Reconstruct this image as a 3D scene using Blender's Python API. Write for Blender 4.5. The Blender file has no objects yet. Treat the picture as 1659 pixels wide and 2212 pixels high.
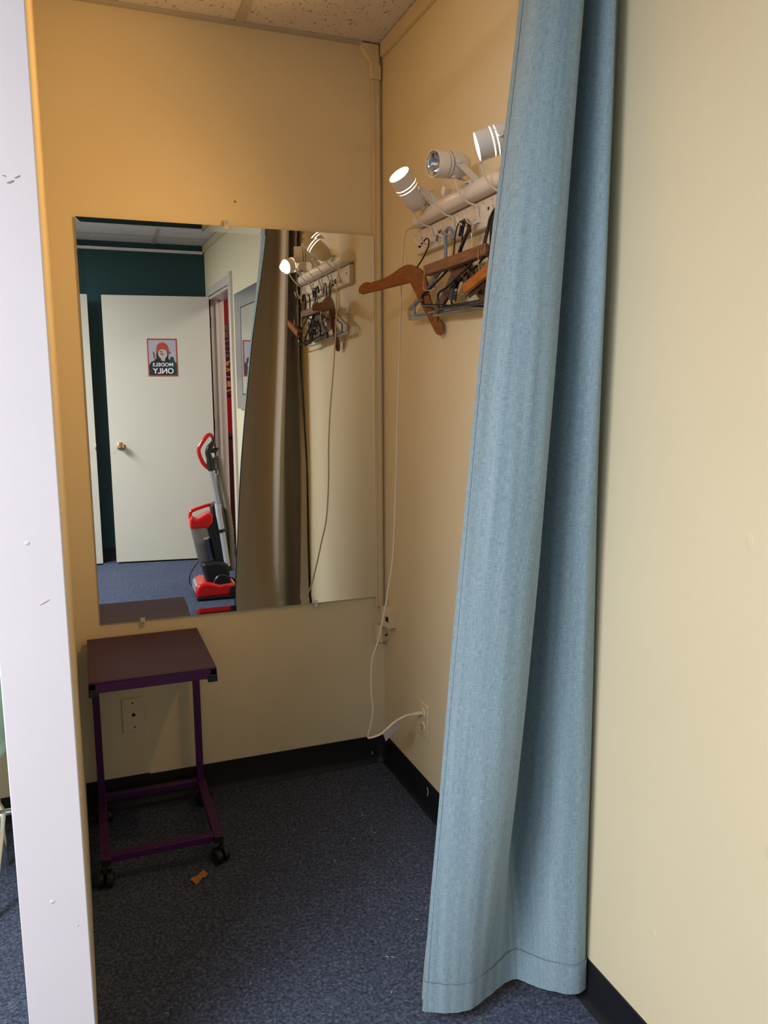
import bpy, bmesh, math, random
from mathutils import Vector, Matrix
random.seed(7)
SC = bpy.context.scene
COL = SC.collection
V = Vector
PI = math.pi

# ---------------------------------------------------------------- materials
def nt(m):
    m.use_nodes = True
    return m.node_tree, m.node_tree.nodes, m.node_tree.links, m.node_tree.nodes['Principled BSDF']
def srgb(r, g, b):
    f = lambda c: (c/255/12.92) if c/255 <= .04045 else ((c/255+.055)/1.055)**2.4
    return (f(r), f(g), f(b), 1)
def mat(name, col, rough=.5, metal=0, bump=0, bscale=200, var=0, vscale=30, spec=.5, coat=0, trans=0, ior=1.45, alpha=1, sheen=0):
    m = bpy.data.materials.new(name); t, N, L, P = nt(m)
    P.inputs['Base Color'].default_value = col
    P.inputs['Roughness'].default_value = rough
    P.inputs['Metallic'].default_value = metal
    P.inputs['Specular IOR Level'].default_value = spec
    P.inputs['Coat Weight'].default_value = coat
    P.inputs['Transmission Weight'].default_value = trans
    P.inputs['IOR'].default_value = ior
    P.inputs['Alpha'].default_value = alpha
    if sheen: P.inputs['Sheen Weight'].default_value = sheen
    tc = N.new('ShaderNodeTexCoord')
    if var:
        n = N.new('ShaderNodeTexNoise'); n.inputs['Scale'].default_value = vscale; n.inputs['Detail'].default_value = 4
        L.new(tc.outputs['Object'], n.inputs['Vector'])
        mr = N.new('ShaderNodeMapRange'); mr.inputs['From Min'].default_value = .25; mr.inputs['From Max'].default_value = .75
        mr.inputs['To Min'].default_value = 1-var; mr.inputs['To Max'].default_value = 1+var
        L.new(n.outputs['Fac'], mr.inputs['Value'])
        mx = N.new('ShaderNodeVectorMath'); mx.operation = 'SCALE'; mx.inputs[0].default_value = col[:3]
        L.new(mr.outputs['Result'], mx.inputs['Scale']); L.new(mx.outputs['Vector'], P.inputs['Base Color'])
    if bump:
        n2 = N.new('ShaderNodeTexNoise'); n2.inputs['Scale'].default_value = bscale; n2.inputs['Detail'].default_value = 3
        L.new(tc.outputs['Object'], n2.inputs['Vector'])
        b = N.new('ShaderNodeBump'); b.inputs['Strength'].default_value = bump; b.inputs['Distance'].default_value = .002
        L.new(n2.outputs['Fac'], b.inputs['Height']); L.new(b.outputs['Normal'], P.inputs['Normal'])
    return m
def emis(name, col, s):
    m = bpy.data.materials.new(name); t, N, L, P = nt(m)
    P.inputs['Base Color'].default_value = (1, 1, 1, 1)
    P.inputs['Emission Color'].default_value = col; P.inputs['Emission Strength'].default_value = s
    return m
def wood(name, c1, c2, rough=.35, scale=14):
    m = bpy.data.materials.new(name); t, N, L, P = nt(m)
    tc = N.new('ShaderNodeTexCoord'); mp = N.new('ShaderNodeMapping'); mp.inputs['Scale'].default_value = (6, 1, 8)
    n = N.new('ShaderNodeTexNoise'); n.inputs['Scale'].default_value = scale; n.inputs['Detail'].default_value = 6; n.inputs['Distortion'].default_value = .6
    cr = N.new('ShaderNodeValToRGB'); cr.color_ramp.elements[0].color = c1; cr.color_ramp.elements[1].color = c2
    cr.color_ramp.elements[0].position = .35; cr.color_ramp.elements[1].position = .65
    L.new(tc.outputs['Object'], mp.inputs['Vector']); L.new(mp.outputs['Vector'], n.inputs['Vector'])
    L.new(n.outputs['Fac'], cr.inputs['Fac']); L.new(cr.outputs['Color'], P.inputs['Base Color'])
    P.inputs['Roughness'].default_value = rough
    return m
def carpet_mat():
    m = bpy.data.materials.new('blue_carpet'); t, N, L, P = nt(m)
    tc = N.new('ShaderNodeTexCoord')
    a = N.new('ShaderNodeTexNoise'); a.inputs['Scale'].default_value = 130; a.inputs['Detail'].default_value = 8; a.inputs['Roughness'].default_value = .8
    cr = N.new('ShaderNodeValToRGB'); e = cr.color_ramp.elements
    e[0].position = .36; e[0].color = (.020, .026, .046, 1); e[1].position = .66; e[1].color = (.17, .20, .28, 1)
    k = e.new(.5); k.color = (.06, .077, .128, 1)
    L.new(tc.outputs['Object'], a.inputs['Vector']); L.new(a.outputs['Fac'], cr.inputs['Fac'])
    c = N.new('ShaderNodeTexNoise'); c.inputs['Scale'].default_value = 6; c.inputs['Detail'].default_value = 3
    L.new(tc.outputs['Object'], c.inputs['Vector'])
    mr = N.new('ShaderNodeMapRange'); mr.inputs['To Min'].default_value = .85; mr.inputs['To Max'].default_value = 1.15
    L.new(c.outputs['Fac'], mr.inputs['Value'])
    vm = N.new('ShaderNodeVectorMath'); vm.operation = 'SCALE'
    L.new(cr.outputs['Color'], vm.inputs[0]); L.new(mr.outputs['Result'], vm.inputs['Scale']); L.new(vm.outputs['Vector'], P.inputs['Base Color'])
    P.inputs['Roughness'].default_value = .95; P.inputs['Specular IOR Level'].default_value = .1
    b = N.new('ShaderNodeBump'); b.inputs['Strength'].default_value = .7; b.inputs['Distance'].default_value = .004
    L.new(a.outputs['Fac'], b.inputs['Height']); L.new(b.outputs['Normal'], P.inputs['Normal'])
    return m
def tile_mat():
    m = bpy.data.materials.new('ceiling_tile'); t, N, L, P = nt(m)
    tc = N.new('ShaderNodeTexCoord')
    mp = N.new('ShaderNodeMapping'); mp.inputs['Scale'].default_value = (1, .6, 1)
    v = N.new('ShaderNodeTexNoise'); v.inputs['Scale'].default_value = 95; v.inputs['Detail'].default_value = 3; v.inputs['Roughness'].default_value = .6
    cr = N.new('ShaderNodeValToRGB'); cr.color_ramp.elements[0].position = .33; cr.color_ramp.elements[0].color = (.30, .25, .19, 1)
    cr.color_ramp.elements[1].position = .40; cr.color_ramp.elements[1].color = (.66, .64, .62, 1)
    L.new(tc.outputs['Object'], mp.inputs['Vector']); L.new(mp.outputs['Vector'], v.inputs['Vector']); L.new(v.outputs['Fac'], cr.inputs['Fac']); L.new(cr.outputs['Color'], P.inputs['Base Color'])
    b = N.new('ShaderNodeBump'); b.inputs['Strength'].default_value = .5; b.inputs['Distance'].default_value = .003
    L.new(v.outputs['Fac'], b.inputs['Height']); L.new(b.outputs['Normal'], P.inputs['Normal'])
    P.inputs['Roughness'].default_value = .9
    return m
def fabric_mat(name, c1, c2, sc=1.0, bump=.35):
    m = bpy.data.materials.new(name); t, N, L, P = nt(m)
    uv = N.new('ShaderNodeTexCoord')
    def streak(sx, sy):
        mp = N.new('ShaderNodeMapping'); mp.inputs['Scale'].default_value = (sx, sy, 1)
        n = N.new('ShaderNodeTexNoise'); n.inputs['Scale'].default_value = 1; n.inputs['Detail'].default_value = 3; n.inputs['Roughness'].default_value = .65
        L.new(uv.outputs['UV'], mp.inputs['Vector']); L.new(mp.outputs['Vector'], n.inputs['Vector']); return n
    a = streak(900*sc, 60*sc); b = streak(60*sc, 1100*sc); g = streak(35, 1.2)
    ad = N.new('ShaderNodeMath'); ad.operation = 'ADD'; L.new(a.outputs['Fac'], ad.inputs[0]); L.new(b.outputs['Fac'], ad.inputs[1])
    ad2 = N.new('ShaderNodeMath'); ad2.operation = 'MULTIPLY_ADD'; ad2.inputs[1].default_value = .6
    L.new(g.outputs['Fac'], ad2.inputs[0]); L.new(ad.outputs[0], ad2.inputs[2])
    cr = N.new('ShaderNodeMapRange'); cr.inputs['From Min'].default_value = .95; cr.inputs['From Max'].default_value = 1.65
    L.new(ad2.outputs[0], cr.inputs['Value'])
    mx = N.new('ShaderNodeMix'); mx.data_type = 'RGBA'; mx.inputs['A'].default_value = c1; mx.inputs['B'].default_value = c2
    L.new(cr.outputs['Result'], mx.inputs['Factor']); L.new(mx.outputs['Result'], P.inputs['Base Color'])
    bp = N.new('ShaderNodeBump'); bp.inputs['Strength'].default_value = bump; bp.inputs['Distance'].default_value = .0008
    L.new(ad.outputs[0], bp.inputs['Height']); L.new(bp.outputs['Normal'], P.inputs['Normal'])
    P.inputs['Roughness'].default_value = .75; P.inputs['Sheen Weight'].default_value = .25; P.inputs['Specular IOR Level'].default_value = .25
    return m
M = {}
M['cream'] = mat('cream_wall_paint', (.70, .628, .442, 1), .55, bump=.10, bscale=260, var=.025, vscale=3)
M['cream_trim'] = mat('cream_trim_paint', (.67, .575, .38, 1), .4, bump=.3, bscale=120)
M['white_paint'] = mat('white_panel_paint', (.72, .69, .745, 1), .55, bump=.07, bscale=220, var=.02, vscale=5)
M['teal'] = mat('dark_teal_wall_paint', (.009, .048, .055, 1), .5, bump=.2, bscale=200)
M['door'] = mat('off_white_door_paint', (.62, .61, .53, 1), .42, bump=.05, bscale=60, var=.02, vscale=4)
M['pink_trim'] = mat('off_white_gloss_trim', (.60, .55, .50, 1), .3)
M['red'] = mat('red_wall_paint', (.50, .006, .014, 1), .5)
M['base'] = mat('black_rubber_baseboard', (.006, .0065, .010, 1), .55)
M['carpet'] = carpet_mat(); M['tile'] = tile_mat()
M['tbar'] = mat('ceiling_grid_metal', (.46, .43, .37, 1), .5)
M['mirror'] = mat('silvered_glass', (.83, .86, .84, 1), 0.0, metal=1)
M['edge'] = mat('mirror_glass_edge', (.16, .22, .19, 1), .15)
M['plastic_clear'] = mat('clear_plastic', (.85, .88, .88, 1), .12, alpha=.42, trans=.0)
M['purple'] = mat('purple_frame_paint', (.052, .007, .085, 1), .42)
M['purple_top'] = mat('purple_laminate', (.046, .014, .060, 1), .5, bump=.1, bscale=300)
M['black'] = mat('black_plastic', (.012, .012, .014, 1), .35)
M['blackg'] = mat('glossy_black_plastic', (.010, .010, .013, 1), .18)
M['white_metal'] = mat('white_painted_metal', (.72, .68, .64, 1), .35)
M['white_wood'] = mat('white_painted_wood', (.68, .62, .54, 1), .45, var=.03, vscale=30)
M['wire_white'] = mat('white_coated_wire', (.70, .65, .57, 1), .3)
M['chrome'] = mat('chrome', (.78, .78, .78, 1), .12, metal=1)
M['brass'] = mat('polished_brass', (.80, .62, .30, 1), .12, metal=1)
M['cord'] = mat('white_lamp_cord', (.72, .66, .55, 1), .4)
M['ivory'] = mat('ivory_plastic', (.70, .61, .43, 1), .35)
M['dark'] = mat('dark_hole', (.004, .004, .004, 1), .8)
M['wood_hang'] = wood('reddish_brown_wood', (.15, .042, .010, 1), (.23, .066, .015, 1))
M['wood_dark'] = wood('dark_walnut_stain_wood', (.06, .018, .008, 1), (.13, .04, .018, 1))
M['wood_bar'] = wood('medium_brown_wood', (.13, .05, .024, 1), (.25, .10, .045, 1), .45)
M['wood_or'] = wood('orange_brown_wood', (.22, .06, .01, 1), (.38, .12, .02, 1))
M['wire_dark'] = mat('dark_metal_wire', (.02, .012, .014, 1), .25, metal=.7)
M['graypl'] = mat('grey_blue_plastic', (.16, .18, .23, 1), .3)
M['bluepl'] = mat('light_blue_plastic', (.17, .22, .31, 1), .3)
M['smoke'] = mat('frosted_grey_plastic', (.40, .36, .31, 1), .25, alpha=.75)
M['curtain'] = fabric_mat('pale_blue_linen', (.10, .18, .24, 1), (.335, .46, .535, 1))
M['lining'] = fabric_mat('taupe_lining', (.46, .43, .39, 1), (.54, .51, .47, 1), .6, .15)
M['bulb_on'] = emis('lit_halogen_bulb', (1, .70, .38, 1), 14)
M['glass'] = mat('lamp_glass', (.55, .56, .58, 1), .08, metal=.9)
M['vred'] = mat('glossy_red_plastic', (.62, .008, .006, 1), .15, coat=.4)
M['vgray'] = mat('silver_grey_tube', (.36, .39, .46, 1), .25, metal=.3)
M['vbin'] = mat('smoky_clear_bin', (.12, .115, .115, 1), .12, alpha=.62)
M['vdust'] = mat('grey_dust', (.22, .20, .19, 1), .9, var=.3, vscale=40)
M['vblue'] = mat('navy_label_film', (.008, .02, .08, 1), .3)
M['hose'] = mat('grey_ribbed_hose', (.22, .20, .16, 1), .4)
M['frame_silver'] = mat('brushed_silver_frame', (.40, .39, .39, 1), .28, metal=.75)
M['p_border'] = mat('poster_dark_red', (.40, .055, .05, 1), .45)
M['p_bg'] = mat('poster_pale_lilac', (.42, .41, .48, 1), .45, var=.06, vscale=30)
M['p_hat'] = mat('poster_red_knit', (.42, .060, .045, 1), .5, var=.2, vscale=60)
M['p_skin'] = mat('poster_grey_skin', (.50, .42, .40, 1), .5)
M['p_dark'] = mat('poster_near_black', (.012, .022, .024, 1), .5, var=.3, vscale=25)
M['p_teal'] = mat('poster_dark_green', (.015, .055, .050, 1), .5)
M['p_lips'] = mat('poster_dark_red_grey', (.20, .07, .07, 1), .5)
M['p_white'] = mat('poster_white_lettering', (.85, .85, .95, 1), .5)
M['gold'] = mat('gold_lettering', (.80, .42, .12, 1), .5)
M['grey_l'] = mat('grey_brown_lettering', (.24, .17, .12, 1), .5)
M['bann'] = mat('dark_red_print', (.09, .008, .008, 1), .5)
M['brown'] = wood('reddish_brown_cabinet_wood', (.06, .018, .008, 1), (.13, .04, .015, 1))
M['tealvinyl'] = mat('pale_teal_vinyl', (.34, .56, .60, 1), .25)
M['paper'] = mat('orange_brown_paper', (.45, .20, .035, 1), .7, var=.4, vscale=160)
M['lint'] = mat('white_lint', (.6, .6, .6, 1), .9)
M['tag'] = mat('grey_paper_tag', (.36, .33, .33, 1), .7, var=.2, vscale=200)

# ---------------------------------------------------------------- mesh helpers
class MB:
    def __init__(s): s.v = []; s.f = []; s.mi = []; s.uv = {}
    def add(s, vs, fs, mi=0):
        o = len(s.v); s.v += [V(p) for p in vs]
        for f in fs: s.f.append([i+o for i in f]); s.mi.append(mi)
        return o
    def box(s, a, b, mi=0, T=None):
        x0, y0, z0 = a; x1, y1, z1 = b
        P = [V(p) for p in [(x0,y0,z0),(x1,y0,z0),(x1,y1,z0),(x0,y1,z0),(x0,y0,z1),(x1,y0,z1),(x1,y1,z1),(x0,y1,z1)]]
        if T is not None: P = [T @ p for p in P]
        s.add(P, [(0,3,2,1),(4,5,6,7),(0,1,5,4),(1,2,6,5),(2,3,7,6),(3,0,4,7)], mi); return s
    def bar(s, a, b, w, h, up=(0,0,1), mi=0):
        a, b = V(a), V(b); d = (b-a).normalized(); u = V(up)
        sx = d.cross(u)
        if sx.length < 1e-5: sx = d.cross(V((1,0,0)))
        sx.normalize(); u = sx.cross(d)
        P = [p + sx*i*w/2 + u*j*h/2 for p in (a, b) for i, j in ((-1,-1),(1,-1),(1,1),(-1,1))]
        s.add(P, [(0,1,2,3),(7,6,5,4),(0,4,5,1),(1,5,6,2),(2,6,7,3),(3,7,4,0)], mi); return s
    def tube(s, pts, r, n=10, cap=True, mi=0, flat=1.0, smooth=0, up=None):
        pts = [V(p) for p in pts]
        rr = r if isinstance(r, (list, tuple)) else [r]*len(pts)
        if smooth: pts, rr = catmull(pts, smooth, list(rr))
        T = []
        for i in range(len(pts)):
            T.append((pts[min(i+1, len(pts)-1)] - pts[max(i-1, 0)]).normalized())
        nrm = T[0].orthogonal().normalized() if up is None else (V(up) - T[0]*V(up).dot(T[0])).normalized()
        rings = []
        for i, p in enumerate(pts):
            nrm = (nrm - T[i]*nrm.dot(T[i])).normalized(); b = T[i].cross(nrm)
            rings.append([p + (nrm*math.cos(2*PI*k/n)*flat + b*math.sin(2*PI*k/n))*rr[i] for k in range(n)])
        vs = [q for R in rings for q in R]; fs = []
        for i in range(len(rings)-1):
            for k in range(n): fs.append((i*n+k, i*n+(k+1) % n, (i+1)*n+(k+1) % n, (i+1)*n+k))
        if cap: fs.append(tuple(reversed(range(n)))); fs.append(tuple((len(rings)-1)*n+k for k in range(n)))
        s.add(vs, fs, mi); return s
    def lathe(s, prof, T=None, n=24, mi=0, ang=2*PI):     # prof list (r, h) around local +Z
        T = T or Matrix.Identity(4); rings = []; full = ang > 6.28
        m = n if full else n+1
        for r, h in prof: rings += [T @ V((r*math.cos(ang*k/n), r*math.sin(ang*k/n), h)) for k in range(m)]
        fs = []
        for i in range(len(prof)-1):
            for k in range(n): k2 = (k+1) % m; fs.append((i*m+k, i*m+k2, (i+1)*m+k2, (i+1)*m+k))
        s.add(rings, fs, mi); return s
    def prism(s, poly, O, X, Y, d0, d1, mi=0):            # polygon in plane (X,Y) from O, extruded along X×Y
        O, X, Y = V(O), V(X).normalized(), V(Y).normalized(); Z = X.cross(Y); n = len(poly)
        vs = [O + X*a + Y*b + Z*d for d in (d0, d1) for a, b in poly]
        fs = [tuple(reversed(range(n))), tuple(range(n, 2*n))] + [(i, (i+1) % n, n+(i+1) % n, n+i) for i in range(n)]
        s.add(vs, fs, mi); return s
    def sphere(s, c, r, n=12, sc=(1,1,1), mi=0):
        c = V(c); T = Matrix.Translation(c) @ Matrix.Diagonal((sc[0], sc[1], sc[2], 1))
        s.lathe([(max(1e-5, r*math.sin(PI*i/n)), -r*math.cos(PI*i/n)) for i in range(n+1)], T, n*2, mi); return s
def catmull(P, k, rr=None):
    out = []; ro = []; rr = rr or [0]*len(P)
    for i in range(len(P)-1):
        p0, p1, p2, p3 = P[max(i-1, 0)], P[i], P[i+1], P[min(i+2, len(P)-1)]
        for j in range(k):
            t = j/k; t2 = t*t; t3 = t2*t
            out.append(.5*((2*p1)+(-p0+p2)*t+(2*p0-5*p1+4*p2-p3)*t2+(-p0+3*p1-3*p2+p3)*t3)); ro.append(rr[i]*(1-t)+rr[i+1]*t)
    out.append(P[-1]); ro.append(rr[-1]); return out, ro
def origin(o):
    q = V((0,0,0))
    while o is not None: q = q + o.location; o = o.parent
    return q
def obj(name, mb, mats, parent=None, bevel=0, sharp=35, segs=2):
    if not isinstance(mats, (list, tuple)): mats = [mats]
    vs = mb.v
    if parent is None:
        lo = V([min(p[i] for p in vs) for i in range(3)]); hi = V([max(p[i] for p in vs) for i in range(3)])
        org = V(((lo.x+hi.x)/2, (lo.y+hi.y)/2, lo.z))
    else: org = origin(parent)
    me = bpy.data.meshes.new(name); me.from_pydata([p-org for p in vs], [], mb.f); me.update()
    bm = bmesh.new(); bm.from_mesh(me); bmesh.ops.recalc_face_normals(bm, faces=bm.faces); bm.to_mesh(me); bm.free()
    for m in mats: me.materials.append(M[m] if isinstance(m, str) else m)
    for i, p in enumerate(me.polygons): p.material_index = mb.mi[i]
    me.shade_smooth(); me.set_sharp_from_angle(angle=math.radians(sharp))
    o = bpy.data.objects.new(name, me); COL.objects.link(o)
    if parent is None: o.location = org
    else: o.parent = parent
    if bevel:
        b = o.modifiers.new('bevel', 'BEVEL'); b.width = bevel; b.segments = segs; b.limit_method = 'ANGLE'; b.angle_limit = math.radians(40)
    return o
def tag(o, label=None, cat=None, group=None, kind=None):
    if label: o['label'] = label
    if cat: o['category'] = cat
    if group: o['group'] = group
    if kind: o['kind'] = kind
    return o
def thing(name, loc, label, cat, group=None):
    o = bpy.data.objects.new(name, None); COL.objects.link(o); o.location = loc; o.empty_display_size = .05
    return tag(o, label, cat, group)
def struct(name, mb, m, label, cat, bevel=0):
    o = obj(name, mb, m, None, bevel); return tag(o, label, cat, None, 'structure')
def text(name, body, O, X, Y, height, m, parent, center=True, depth=.0006, bold=.0, width=None):
    """lettering as real raised mesh; O centre (or left) of the baseline, X reading direction, Y up"""
    c = bpy.data.curves.new(name, 'FONT'); c.body = body; c.size = 1; c.offset = bold; c.extrude = .0
    o = bpy.data.objects.new(name, c); COL.objects.link(o)
    dg = bpy.context.evaluated_depsgraph_get(); me0 = o.evaluated_get(dg).to_mesh()
    vs = [v.co.copy() for v in me0.vertices]; fs = [list(p.vertices) for p in me0.polygons]
    o.evaluated_get(dg).to_mesh_clear(); bpy.data.objects.remove(o); bpy.data.curves.remove(c)
    x0 = min(v.x for v in vs); x1 = max(v.x for v in vs); y0 = min(v.y for v in vs); y1 = max(v.y for v in vs)
    k = height/(y1-y0); kx = (width/(x1-x0)) if width else k
    X, Y = V(X).normalized(), V(Y).normalized(); Z = X.cross(Y); O = V(O); mb = MB()
    off = (x0+x1)/2 if center else x0
    mb.add([O + X*(v.x-off)*kx + Y*(v.y-y0)*k + Z*depth for v in vs], fs)
    return obj(name, mb, m, parent)

H = 2.438
# ---------------------------------------------------------------- setting
def rx(y):                        # x of the right-hand wall (it runs very slightly askew past the curtain)
    return 0 if y > -1.9 else -.077*(-1.9-y)/2.04
fl = MB(); fl.box((-4.3, -5.2, -.06), (1.9, .14, 0))
struct('floor', fl, 'carpet', 'blue speckled loop carpet covering the whole floor', 'floor')
ce = MB(); ce.box((-4.3, -5.2, H), (1.9, .14, H+.05), 0)
for k in range(-7, 4):
    x = -.46+.61*k
    if -4.2 < x < -.02: ce.box((x-.012, -3.94, H-.006), (x+.012, 0, H+.001), 1)
for y in (-3.64, -2.42, -1.2):
    ce.box((-4.2, y-.008, H-.005), (0, y+.008, H+.001), 1)
ce.box((-4.2, -.022, H-.007), (-.07, 0, H-.0005), 1)
struct('ceiling', ce, ['tile', 'tbar'], 'pitted white ceiling tiles in a painted metal grid', 'ceiling')
w = MB(); w.box((-4.3, 0, 0), (.14, .12, H))
wb = struct('wall_back', w, 'cream', 'cream painted back wall behind the frameless mirror', 'wall')
# nail holes in the wall
nh = MB(); T = Matrix.Translation((-.486, -.0004, 1.924)) @ Matrix.Rotation(PI/2, 4, 'X')
nh.lathe([(.0001, .001), (.003, .0005), (.0045, 0)], T, 12)
obj('nail_hole', nh, mat('nail_hole_grey', (.36, .26, .14, 1), .8), wb)
w = MB()
w.box((0, -1.9, 0), (.12, 0, H))
def wseg(mb, y0, y1, z0, z1, t=.09, off=0, mi=0):
    P = [(rx(y0)+off, y0), (rx(y1)+off, y1), (rx(y1)+off+t, y1), (rx(y0)+off+t, y0)]
    mb.add([(x, y, z) for z in (z0, z1) for x, y in P], [(0,3,2,1),(4,5,6,7),(0,1,5,4),(1,2,6,5),(2,3,7,6),(3,0,4,7)], mi)
DY0, DY1 = -2.945, -3.76
wseg(w, -1.9, DY0, 0, H); wseg(w, DY0, DY1, 2.04, H); wseg(w, DY1, -3.94, 0, H)
wr = struct('wall_right', w, 'cream', 'long cream painted right wall running past the blue curtain', 'wall')
for i, (y, z, s_) in enumerate([(-1.62, 1.10, .010), (-1.70, .62, .012), (-1.45, .30, .008)]):
    d = MB(); d.sphere((.0, y, z), s_, 8, (.06, .8, 1.4)); obj('paint_blemish', d, 'cream', wr)
w = MB(); w.box((-4.3, -4.06, 0), (0.0, -3.94, H))
struct('wall_front', w, 'teal', 'dark teal wall behind the doors, seen in the mirror', 'wall')
w = MB(); w.box((-4.3, -3.94, 0), (-4.2, 0, H))
struct('wall_left', w, 'cream', 'cream wall at the far left side of the room, out of frame', 'wall')
# partition of the changing booth
PX0, PX1, PY = -1.118, -1.013, -1.2
w = MB()
P = [(PX0, PY+.012), (PX1, PY+.012), (-1.0275, 0), (-1.13, 0)]
w.add([(x, y, z) for z in (0, H) for x, y in P], [(0,3,2,1),(4,5,6,7),(0,1,5,4),(1,2,6,5),(2,3,7,6),(3,0,4,7)])
wp = struct('wall_partition', w, 'cream', 'booth partition wall, cream inside with a white end', 'wall')
w = MB(); w.box((PX0-.001, PY, 0), (PX1+.0005, PY+.0125, H)); pe = obj('end_board', w, 'white_paint', wp, bevel=.002); pe['label'] = 'white painted end board'
def scuff(name, x, z, rx_, rz, m, rot=0):
    d = MB(); T = Matrix.Translation((x, PY-.0002, z)) @ Matrix.Rotation(rot, 4, 'Y') @ Matrix.Diagonal((rx_, .0006, rz, 1))
    d.lathe([(max(1e-4, math.sin(PI*i/8)), -math.cos(PI*i/8)) for i in range(9)], T, 14); obj(name, d, m, wp)
scf = mat('brown_scuff', (.42, .36, .32, 1), .8)
scuff('scuff', -1.050, 1.652, .006, .0018, scf, -.4); scuff('scuff', -1.040, 1.660, .005, .0012, scf, -.5); scuff('scuff', -1.058, 1.660, .003, .001, scf, .2)
scuff('filled_screw_hole', -1.065, 1.104, .0045, .0035, 'white_paint'); scuff('filled_screw_hole', -1.068, .480, .0045, .0035, 'white_paint')
scuff('scuff', -1.031, .426, .0015, .0015, 'lint'); scuff('scuff', -1.045, 1.005, .009, .0008, scf, -.5)
# red room beyond the doorway
w = MB(); w.box((-.0, -4.72, 0), (1.8, -4.6, H)); struct('wall_red', w, 'red', 'bright red wall of the next room, seen through the doorway', 'wall')
w = MB(); w.box((1.7, -4.6, 0), (1.8, -1.0, H)); w.box((.12, -1.1, 0), (1.7, -1.0, H)); struct('wall_red_side', w, 'red', 'red side wall of the room beyond the doorway', 'wall')
w = MB(); w.box((-.10, -4.6, 0), (.0, -4.06, H)); struct('wall_hall', w, 'red', 'red wall return beside the doorway of the next room', 'wall')
# baseboards (coved rubber)
def cove(mb, a, b, nrm, h=.102, t=.004, toe=.016):
    a, b, n = V(a), V(b), V(nrm).normalized()
    prof = [(0, h), (t, h), (t, .022), (t+.004, .010), (toe, .0015), (toe, 0), (0, 0)]
    for e in (a, b): pass
    k = len(prof); vs = [e + n*o_ + V((0, 0, z)) for e in (a, b) for o_, z in prof]
    mb.add(vs, [tuple(range(k)), tuple(reversed(range(k, 2*k)))] + [(i, k+i, k+(i+1) % k, (i+1) % k) for i in range(k)])
b = MB(); cove(b, (-1.027, 0, 0), (-.83, 0, 0), (0, -1, 0), .104); cove(b, (-.8295, 0, 0), (-.035, 0, 0), (0, -1, 0), .100)
# rounded inner corner, baseboard glued round it
R = .035; prof = [(0, .102), (.004, .102), (.004, .022), (.008, .010), (.016, .0015), (.016, 0), (0, 0)]; n = 8; vs = []
for i in range(n+1):
    a = PI/2*i/n; cx, cy = -R, -R
    for o_, z in prof: vs.append((cx + (R-o_)*math.sin(a), cy + (R-o_)*math.cos(a), z))
k = len(prof)
b.add(vs, [(i*k+j, (i+1)*k+j, (i+1)*k+(j+1) % k, i*k+(j+1) % k) for i in range(n) for j in range(k)])
bb = struct('baseboard_back', b, 'base', 'black rubber baseboard along the back wall of the booth', 'baseboard')
b = MB(); cove(b, (0, -.035, 0), (0, -1.9, 0), (-1, 0, 0)); cove(b, (rx(-1.9), -1.9, 0), (rx(-2.88), -2.88, 0), (-1, 0, 0))
struct('baseboard_right', b, 'base', 'black rubber baseboard along the right wall under the curtain', 'baseboard')
b = MB(); cove(b, (-4.2, -3.94, 0), (-.08, -3.94, 0), (0, 1, 0)); struct('baseboard_front', b, 'base', 'black baseboard below the dark teal wall', 'baseboard')
b = MB(); cove(b, (-4.2, 0, 0), (-1.13, 0, 0), (0, -1, 0)); struct('baseboard_left', b, 'base', 'black baseboard on the back wall left of the partition', 'baseboard')
for P_, Q_ in (((-.058,-.0185,.050),(-.060,-.0180,.038)),((-.010,-.40,.088),(-.010,-.402,.060))):
    d = MB(); d.tube([P_, tuple((V(P_)+V(Q_))/2+V((.003,-.0005,0))), Q_], .0012, 6, smooth=3); o = obj('paint_chip', d, 'lint', bb)
d = MB(); d.sphere((-.002,-.004,.172), .006, 8, (.7,.7,2.0)); obj('plaster_lump', d, 'cream_trim', wb)
# painted cable cover along the top of the right wall
t = MB(); t.box((-.014, -1.9, 2.392), (.0, -.032, H-.002)); wseg(t, -1.9, -3.93, 2.385, H-.002, .014, -.014)
struct('trim_1', t, 'cream_trim', 'flat cream painted trim along the top of the right wall', 'trim', .002)
t = MB(); t.box((-4.2, -3.94, 2.372), (-.09, -3.918, 2.393)); struct('trim_2', t, 'white_paint', 'thin white cable cover running high across the dark teal wall', 'trim', .002)
# door frame of the doorway in the right wall
t = MB()
def fr(y0, y1, z0, z1, x0, x1):
    P = [(rx(y0)+x0, y0), (rx(y1)+x0, y1), (rx(y1)+x1, y1), (rx(y0)+x1, y0)]
    t.add([(x, y, z) for z in (z0, z1) for x, y in P], [(0,3,2,1),(4,5,6,7),(0,1,5,4),(1,2,6,5),(2,3,7,6),(3,0,4,7)])
fr(DY1+.02, DY1-.05, 0, 2.095, -.016, 0); fr(DY0+.055, DY0-.015, 0, 2.115, -.018, 0); fr(DY0-.015, DY1+.02, 2.025, 2.095, -.016, 0)
fr(DY1+.02, DY1, 0, 2.03, -.016, .100); fr(DY0, DY0-.015, 0, 2.03, -.018, .100); fr(DY0, DY1, 2.01, 2.04, -.016, .100)
fr(DY1+.034, DY1+.02, 0, 2.01, .035, .055); fr(DY0-.015, DY0-.028, 0, 2.01, .035, .055)
o = struct('trim_3', t, 'pink_trim', 'pale gloss painted frame around the doorway to the red room', 'door frame', .002)
for dz, dy in ((1.866, .0), (1.826, -.014), (1.79, -.004)):
    d = MB(); T = Matrix.Translation((rx(-3.7)-.003, DY1+.0201, dz)) @ Matrix.Rotation(-PI/2, 4, 'X'); d.lathe([(.0001, .0006), (.0035, .0006), (.0035, 0)], T @ Matrix.Translation((dy, 0, 0)), 10); obj('screw_hole', d, 'dark', o)
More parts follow.
